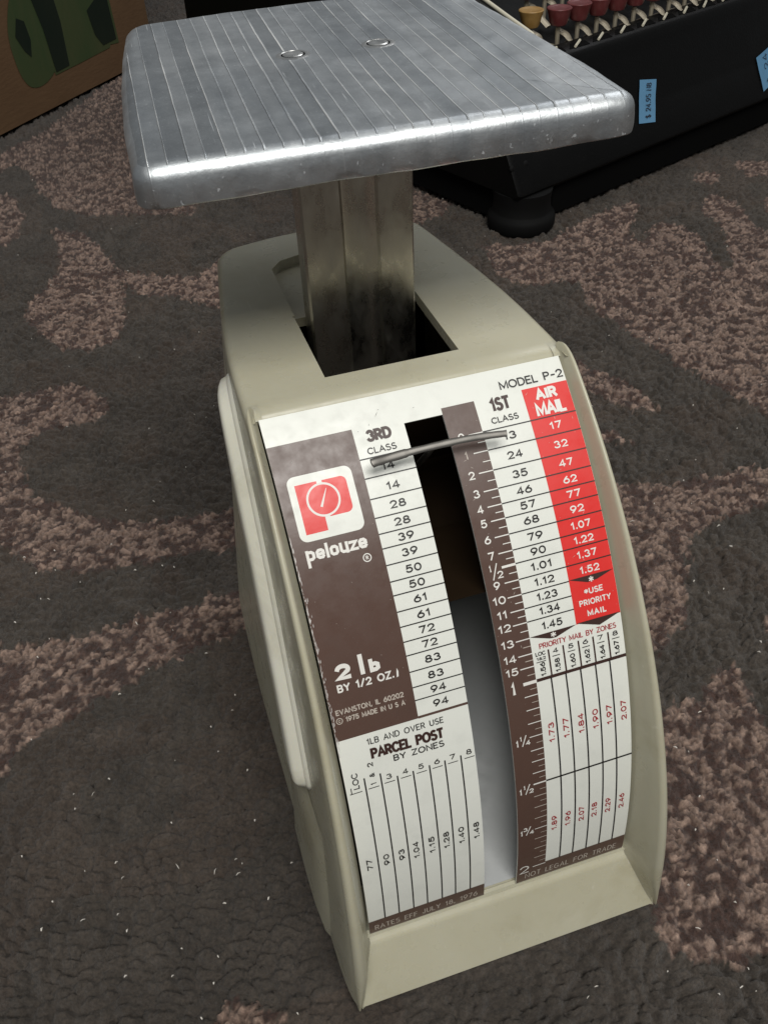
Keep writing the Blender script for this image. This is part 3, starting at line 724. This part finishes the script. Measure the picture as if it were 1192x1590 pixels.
for pts,w in ((arc(-20.0,104.45,.85,.85,0,360,20),.22),): 
    L,Rr=ribbon(pts,w/2); C_.grid([[FP(a[0],a[1],.14),FP(b[0],b[1],.14)] for a,b in zip(L,Rr)],'wink')
ctext('R',-20.0,104.45,.62,.85,.17,'wink')
text('2',-32.5,-28.9,79.75,83.4,1.0,'wink'); text('k',-26.95,-26.0,79.6,83.45,1.0,'wink'); text('b',-25.2,-22.15,79.5,82.2,.92,'wink')
text('BY 1/2 OZ.',-32.75,-19.8,77.1,78.95,.37,'wink',gap=.30)
text('EVANSTON, IL 60202',-34.2,-18.6,72.1,73.4,.25,'wink2',gap=.28)
L,Rr=ribbon(arc(-33.7,70.75,.68,.68,0,360,18),.09); C_.grid([[FP(a[0],a[1],.14),FP(b[0],b[1],.14)] for a,b in zip(L,Rr)],'wink2'); ctext('C',-33.7,70.75,.6,.65,.14,'wink2')
text('1975 MADE IN U S A',-32.3,-18.6,70.15,71.4,.25,'wink2',gap=.30)
# worn left edge, chips and smudges
for i in range(150):
    s=random.uniform(62,112); l=random.uniform(.3,1.6); x=XL+random.uniform(.0,.05)+abs(random.gauss(0,.28 if s<104 else .1)); w=random.uniform(.05,.16)
    poly([(x,s),(x+w,s+l*.3),(x+w*.8,s+l),(x-.02,s+l*.6)],'scuff',.07+.001*(i%9))
for i in range(70):
    x=random.choice([random.uniform(XL+.5,XC-.5),random.uniform(XB+.2,XW-.5),random.uniform(XM+.3,XR-.5)]); s=random.uniform(68,131) if x<0 or x<XW else random.uniform(78,132)
    l=random.choice([.15,.2,.3,.9]); a=random.uniform(0,3.1); w=.05
    dx,dy=l*math.cos(a),l*math.sin(a); poly([(x,s),(x+dx*.5-w*math.sin(a),s+dy*.5+w*math.cos(a)),(x+dx,s+dy),(x+dx*.5+w*math.sin(a),s+dy*.5-w*math.cos(a))],'wink2',.065)
poly([(-19.35,77.0),(-18.9,77.2),(-18.75,78.3),(-19.0,79.1),(-19.2,78.2)],'wink',.15)
for x,s,l,a in [(-10.5,134.0,1.5,.9),(-9.6,135.4,.5,.4),(-8.4,132.6,.7,2.4),(-1.7,134.2,.5,.2),(-12.4,132.3,.6,1.2),(-15.2,131.6,.4,.1),(27.8,112.9,.4,.5),(-31,128.0,.5,.8)]:
    dx,dy=l*math.cos(a),l*math.sin(a); poly([(x,s),(x+dx*.5+.08,s+dy*.5-.06),(x+dx,s+dy),(x+dx*.5-.05,s+dy*.5+.06)],'smudge',.06)
C_.build('rate_card',scale,30,fixn=False)
# dull grey chassis behind the slot, and panels added to darken the inside
g=MB(); cp_=crom([(-.0712,.0162),(-.0630,.0175),(-.0520,.0205),(-.0400,.0265),(-.0290,.0360),(-.0200,.0500),(-.0150,.0680),(-.0130,.0880)],5)
g.grid([[(-.033+.066*k/8,y,z) for k in range(9)] for y,z in cp_],'chassis'); g.build('chassis_plate',scale,60)
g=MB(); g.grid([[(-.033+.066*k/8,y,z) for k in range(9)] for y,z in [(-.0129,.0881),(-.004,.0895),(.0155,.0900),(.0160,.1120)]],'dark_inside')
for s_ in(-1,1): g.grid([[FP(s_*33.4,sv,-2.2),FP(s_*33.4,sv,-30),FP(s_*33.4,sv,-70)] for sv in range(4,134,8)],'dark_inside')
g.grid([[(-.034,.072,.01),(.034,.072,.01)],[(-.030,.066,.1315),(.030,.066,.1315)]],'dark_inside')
g.grid([[(-.033+.066*k/8,y,z) for k in range(9)] for y,z in [(FP(0,90,-1.6)[1],FP(0,90,-1.6)[2]),(-.03,.0935),(-.0125,.0905)]],'dark_inside')  # baffle added inside to shade the upper chassis plate
g.build('inner_shade_panels',scale,60)
# post
g=MB(); pr=[(-13.4,27),(-13.4,20.6),(-12.9,20.0),(-4.2,20.0),(-3.5,20.9),(-1.9,21.3),(1.2,21.3),(3.0,21.2),(4.3,20.7),(4.9,20.0),(12.9,20.0),(13.4,20.6),(13.4,27)]
pr=[(x-1.5,y) for x,y in pr]
back=[(x+(.9 if x<-1.5 else -.9) if i in(0,12) else x,y) for i,(x,y) in enumerate(pr)]
zz=[.05+.012*i for i in range(12)]+[.1825]
R=[[(x/1000*(1 if z>.14 else 1),y/1000+.0002*math.sin(z*240+x*.2),z) for x,y in pr]+[((x*.93-.1)/1000,(y+1.0)/1000,z) for x,y in reversed(pr)] for z in zz]
g.grid(R,'post',closed=True)
g.box((-.0015,.031,.1822),(.0133,.0115,.0006),'post')
g.build('post',scale,25)
# pan
pc=Vector((.0005,.0356,.1909)); yaw=-.0581; tx,ty=.0149,-.0051
def pan_out(n=200):
    # front-left corner counter-clockwise; plan with slightly bowed sides
    key=[]
    def q(cx,cy,r,a0,a1,k=8):
        for i in range(k+1): a=rad(a0+(a1-a0)*i/k); key.append((cx+r*math.cos(a),cy+r*math.sin(a)))
    q(44.0,-45.2,4.2,-90,0); key.extend([(48.3,-30),(47.3,-5),(46.3,18),(45.3,34)]); q(38.2,47.8,7.2,0,90)
    key.extend([(20,55.4),(0,55.6),(-20,55.2)]); q(-37.6,46.2,7.4,90,180); key.extend([(-46.6,28),(-47.8,6),(-48.5,-20),(-48.2,-38)]); q(-43.8,-45.2,4.4,180,270)
    key.extend([(-25,-49.6),(0,-49.6),(25,-49.5)])
    out=[]
    L=len(key)
    for i in range(L):
        a,b=np.array(key[i]),np.array(key[(i+1)%L]); d=np.hypot(*(b-a)); k=max(1,int(d/2.0))
        for j in range(k): out.append(tuple(a+(b-a)*j/k))
    return out
PO=pan_out(); nP=len(PO)
cen=np.mean(PO,0)
def inset(d,jit=0):
    out=[]
    for i in range(nP):
        a=np.array(PO[i-1]); b=np.array(PO[(i+1)%nP]); t=(b-a)/np.hypot(*(b-a)); nrm=np.array([t[1],-t[0]])
        j=jit*(math.sin(i*1.7)+math.sin(i*.61+1)+random.uniform(-.6,.6)) if jit else 0
        out.append(np.array(PO[i])-nrm*(d+j))
    return out
def pw(x,y,z): return (x/1000,y/1000,z/1000)
g=MB(); wv=[.35*math.sin(i*.19)+.25*math.sin(i*.47+2)+.18*math.sin(i*1.1) for i in range(nP)]
rings=[(4.4,0,.05),(3.3,.10,.12),(2.6,.02,.10),(1.9,-.28,.05),(1.25,-.72,.03),(.7,-1.25,.02),(.3,-1.9,0),(.06,-2.7,0),(-.05,-4.2,.03),(-.10,-6.0,.04),(-.02,-7.3,.05),(.3,-7.6,.05),(.8,-7.3,0),(1.0,-4.5,0),(1.3,-2.2,0),(3.4,-.9,0)]
R=[]
for d,z,j in rings:
    R.append([pw(p[0],p[1],z+(wv[i]*.30 if z<-5.9 else 0)+(wv[i]*.08 if -3<z<=-.9 else 0)) for i,p in enumerate(inset(d,j))])
g.grid(R,'pan',closed=True)
# top and underside as fine fans
top=[R[0]]
for k in (.8,.6,.4,.2,.06):
    top.append([((p[0]-cen[0]/1000)*k+cen[0]/1000,(p[1]-cen[1]/1000)*k+cen[1]/1000,0) for p in R[0]])
g.grid(top,'pan',closed=True); g.add(top[-1],[tuple(range(nP))],'pan'); g.add([(a,b,-.0009) for a,b,c in R[-1]],[tuple(range(nP))],'pan')
def tilt(o):
    o.rotation_euler=Matrix(((math.cos(yaw),-math.sin(yaw),0),(math.sin(yaw),math.cos(yaw),0),(tx,ty,1))).to_euler()
pan=g.build('weighing_pan',None,40); pan.parent=scale; pan.location=pc; tilt(pan)
for x,y,ph in ((-9.0,7.0,0.4),(10.8,7.2,2.0)):
    g=MB(); g.lathe([(0,.55),(.9,.52),(1.7,.34),(2.15,.10),(2.3,-.05),(2.3,-.3)] and [(r/1000,z/1000) for r,z in [(2.35,-.3),(2.35,.10),(2.15,.24),(1.5,.32),(.7,.30),(0.0001,.26)]],(0,0,0),'rivet',28)
    g.lathe([(r/1000,z/1000) for r,z in [(2.72,.02),(2.72,.06),(2.36,.06),(2.36,.02)]],(0,0,0),'gap',28)
    g.lathe([(r/1000,z/1000) for r,z in [(3.9,.0),(3.3,.16),(2.9,.16),(2.76,.03)]],(0,0,0),'rivet',28)
    g.v=[(a+x/1000,b+y/1000,c) for a,b,c in g.v]
    o=g.build('rivet',None,40); o.parent=pan
# pointer
g=MB(); pts=[FP(x,s,dr) for x,s,dr in [(-15.2,123.2,5.2),(-14.2,123.35,5.2),(-12,123.5,5.0),(-9,123.7,4.9),(-5.5,123.85,4.95),(-2,123.88,5.0),(1,123.88,5.0),(4,123.85,5.05),(7.5,123.75,5.1),(10.5,123.55,5.1),(13,123.3,5.2),(15.2,123.05,5.3),(15.9,122.95,5.3)]]
fine=crom(pts,6); rr=[]
for i,p in enumerate(fine):
    t=i/(len(fine)-1); e=min(1,t/.03+.35,(1-t)/.02+.4); rr.append(.00088*e*(1+.04*math.sin(i*.37)+.03*math.sin(i*.83))*(1.12 if t<.3 else .92))
g.tube(fine,rr,'pointer',10,flat=(.98,.24),up=Vector((0,-.67,.74)))
g.tube([FP(-1,123.8,4.6),FP(-1,123.4,-2),FP(-1,123,-14)],.0007,'pointer',8)
g.build('pointer',scale,50)
# ------------------------------------------------------------------ black machine with keys
A0=Vector((.178,.310,.022)); u=Vector((.932,.363,0)).normalized(); v=Vector((-u.y,u.x,0)); up=Vector((0,0,1))
mc=thing('adding_machine','large black enamelled office machine with round amber and maroon keys and blue price stickers','adding machine',(.30,.50,0))
def Wp(a,b,c): return tuple(A0*1+u*a/1000+v*b/1000+Vector((0,0,c/1000-.022)))
prof=[(1.5,22),(0,24),(0.4,26),(10.1,44.8),(11.0,46.2),(11.6,47.8),(22.6,73),(24.6,79.5),(25.9,83.4),(27.2,85.7),(28.8,86.8),(36,87.5),(41,87.8),(42.5,87),(43,74),(150,100),(151,140),(156,146),(180,150),(372,152),(379,146),(380,30),(378,22)]
def extr(p,u0,u1,m,g,bev=2.0):
    c=(np.mean([q[0] for q in p]),np.mean([q[1] for q in p]))
    ends=[(u0,.985),(u0+bev*.35,.995),(u0+bev,1)]+[(u1-bev,1),(u1-bev*.35,.995),(u1,.985)]
    R=[[Wp(a,c[0]+(b-c[0])*k,c[1]+(z-c[1])*k) for b,z in p] for a,k in ends]
    g.grid(R,m,closed=True); g.add(R[0],[tuple(range(len(p)))],m); g.add(R[-1],[tuple(reversed(range(len(p))))],m)
g=MB(); extr(prof,0,430,'enamel',g,3)
# raised left cheek beside the key well
ch=[(41.5,86),(30,86.5),(30.5,94),(33,99.5),(36,101),(78,113.5),(150,136),(150,90)]
extr(ch,2,37.5,'enamel',g,1.5); extr(ch,392,428,'enamel',g,1.5)
g.build('body',mc,30)
g=MB(); extr([(5,2),(5,22.5),(372,22.5),(372,2)],36,396,'gap',g,2); extr([(26,2),(26,22.4),(350,22.4),(350,2)],6,35.5,'gap',g,2); g.build('underside_shade',mc,30)  # black boxes added in place of the shade under the body
g=MB()
for b,c in ((31,99.5),): pass
g.tube([Wp(38.2,31,97.5),Wp(38.3,33,100.8),Wp(38.5,56,107.6),Wp(38.4,78,114.5),Wp(38.3,120,127)],.0012,'cream',8); g.build('edge_trim',mc,50)
for a,b in ((17,13.5),(413,17),(14,360),(412,360)):
    g=MB(); c=Wp(a,b,0); g.lathe([(r/1000,z/1000) for r,z in [(20.0,-1.5),(21,.5),(21.2,5),(20.2,7.5),(18.6,8.4),(18.0,9.5),(17.6,16),(18.4,22.5)]],c,'rubber',40); g.build('foot',mc,40)
for a in (-4.5,7):
    g=MB(); g.lathe([(.0018,0),(.0018,.0006),(.0009,.0011),(.0001,.0012)],Wp(a+5,8.0,39.5),'rubber',12,axis=(-v*.91+up*.41)); g.build('screw',mc,40)
# slits with a pale wire across each
sa=(v*.55+up*.10).normalized()
for i in range(18):
    a=78.5+21*i-21
    if a<45: continue
    o=[Wp(a-9.5,30.4,87.35),Wp(a+7.5,29.4,87.25),Wp(a+9.5,35.2,87.8),Wp(a-3,36.2,87.85)]
    g=MB(); g.add(o+[(x,y,z-.0012) for x,y,z in o],[(0,1,2,3),(0,4,5,1),(1,5,6,2),(2,6,7,3),(3,7,4,0)],'gap')
    g.tube([Wp(a-5,29.9,87.9),Wp(a+5.5,35.8,88.4)],.00085,'cream',6); g.build('vent_slit',mc,30)
# keys: cap, stem and bent lever
kp=[(62,57,'amber')]+[(77+16.9*i,48-.9*min(i,6),'maroon') for i in range(18)]
kp+=[(86+16.9*i,84,'maroon') for i in range(17)]
for a,b,mm_ in kp:
    if a>385: continue
    zt=105+max(0,(b-57))*.28
    g=MB(); c=Wp(a,b,zt)
    g.lathe([(r/1000*1.30,z/1000+.001) for r,z in [(3.7,-9.5),(4.3,-8.0),(5.0,-4),(5.75,-1.2),(5.95,-.4),(5.7,0),(5.2,.05),(4.6,-.35),(2.5,-.65),(.05,-.75)]],c,mm_,28); k=g.build('key',mc,40)
    g=MB(); g.tube([Wp(a,b,zt-10),Wp(a,b,80+max(0,b-43)*.25-1)],.0014,'nickel',8); o=g.build('key_stem',None,40); o.parent=k; o.location=-parent_world(k)
    if True:
        g=MB(); P_=[Wp(a+4,b+3,zt-13),Wp(a+4.5,b-3,zt-14.5),Wp(a+5.5,b-6,zt-18)]+([Wp(a+7,44.2,86.2)] if b<70 else [Wp(a+7,b-14,zt-24)])
        g.tube(crom(P_,4),.0032,'nickel',6,flat=(1,.35)); o=g.build('key_lever',None,40); o.parent=k; o.location=-parent_world(k)
# price stickers on the sloping front
nf=(-v*1.0+up*.45).normalized()
def FPm(a,z,d=.25):
    b=(z-26)*.517+.4 if z<44.8 else (10.1+(z-44.8)*.50 if z<47.8 else 11.6+(z-47.8)*.4365)
    p=Vector(Wp(a,b,z))+nf*(d/1000+.0002); return tuple(p)
def sticker(qs,txt):
    g=MB(); tl,tr,bl,br=qs; n=6; R=[]
    for i in range(n+1):
        t=i/n; l=[tl[k]+(bl[k]-tl[k])*t for k in(0,1)]; r=[tr[k]+(br[k]-tr[k])*t for k in(0,1)]
        R.append([FPm(l[0]+(r[0]-l[0])*j/4+.12*math.sin(i*2),l[1]+(r[1]-l[1])*j/4,.5+.08*math.sin(t*3+j)) for j in range(5)])
    g.grid(R,'tape')
    def at(p): # p in unit square, up the strip
        t=1-p[0]; l=[tl[k]+(bl[k]-tl[k])*t for k in(0,1)]; r=[tr[k]+(br[k]-tr[k])*t for k in(0,1)]; return FPm(l[0]+(r[0]-l[0])*(1-p[1]),l[1]+(r[1]-l[1])*(1-p[1]),.95)
    for pts in strokes(txt,.10,.93,.30,.62,.035,.3):
        L,Rr=ribbon(pts,.012)
        if L: g.grid([[at(a),at(b)] for a,b in zip(L,Rr)],'pen')
    return g.build('price_sticker',mc,30,fixn=False)
sticker([(123,60.5),(139,57.8),(114.3,37.8),(129.8,35.5)],'$ 24.95 N8')
sticker([(246.5,49.5),(264,53.5),(248,28.7),(264,32.5)],'$ 24')
# ------------------------------------------------------------------ cardboard box
bd=Vector((.65,.76,0)).normalized(); bn=Vector((.76,-.65,0)).normalized(); B0=Vector((-.122,.635,0))
bx=thing('cardboard_box','brown cardboard box with a dark green print standing behind the scale','box',tuple(B0+bd*.05-bn*.15))
def BP(a,z,d=0): return tuple(B0+bd*a/1000+bn*d/1000+Vector((0,0,z/1000)))
g=MB(); 
def slab(a0,a1,d0,d1,z0,z1,m):
    vs=[BP(a,z,d) for a in(a0,a1) for d in(d0,d1) for z in(z0,z1)]
    g.add(vs,[(0,1,3,2),(4,6,7,5),(0,4,5,1),(2,3,7,6),(0,2,6,4),(1,5,7,3)],m)
slab(-215,221,-300,0,1.5,250,'card'); g.build('carton',bx,0)
def crv(pts,m,d,name):
    g=MB(); g.add([BP(a,z,d) for a,z in pts],[tuple(range(len(pts)))],m); return g
g=MB()
blob=[tuple(p) for p in crom([(36,56),(38,68),(46,84),(58,96),(76,104),(110,108),(168,108)],5)]+[(171,26),(158,27.5),(157,25.5),(118,24.5),(79,24),(78,27)]+[tuple(p) for p in crom([(76,25.5),(66,22),(54,21.5),(44,26),(38,38),(36,56)],5)][:-1]
g.add([BP(a,z,.4) for a,z in blob],[tuple(range(len(blob)))],'green')
for pts in ([(70,92),(96,97),(100,60),(98,26.5),(80,26),(77,60)],[(44,62),(50,74),(58,70),(60,56),(56,44),(50,50)],[(136,60),(150,66),(166,70),(168,30),(148,29.5),(140,40)]):
    g.add([BP(a,z,.7) for a,z in pts],[tuple(range(len(pts)))],'dgreen')
g.build('green_print',bx,0,fixn=False)
# ------------------------------------------------------------------ lint on the carpet
g=MB()
pts=[(a/10000,b/10000,1) for a,b in LINT]+[(random.uniform(-.14,.25),random.uniform(-.12,.45),.45) for _ in range(95)]
for x,y,k in pts:
    if abs(x)<.048 and -.087<y<.085: continue
    a=random.uniform(0,6.28); L=random.choice([.0004,.0005,.0006,.0008,.001,.0018])*(.7+.6*random.random())*(k**.4); w=random.uniform(.00009,.00016)*(1 if L>.0012 else 1.7)*(k**.5)
    c=random.uniform(-.3,.3); z=.0016 if k==1 else .0010
    g.tube([(x-L/2*math.cos(a),y-L/2*math.sin(a),z),(x+c*L*.2*math.sin(a),y-c*L*.2*math.cos(a),z+.0004),(x+L/2*math.cos(a),y+L/2*math.sin(a),z)],[w*.6,w,w*.5],'lint',5)
li=g.build('lint',None,0); li['kind']='stuff'; li['label']='tiny pale bits of lint scattered over the dark carpet'; li['category']='lint'
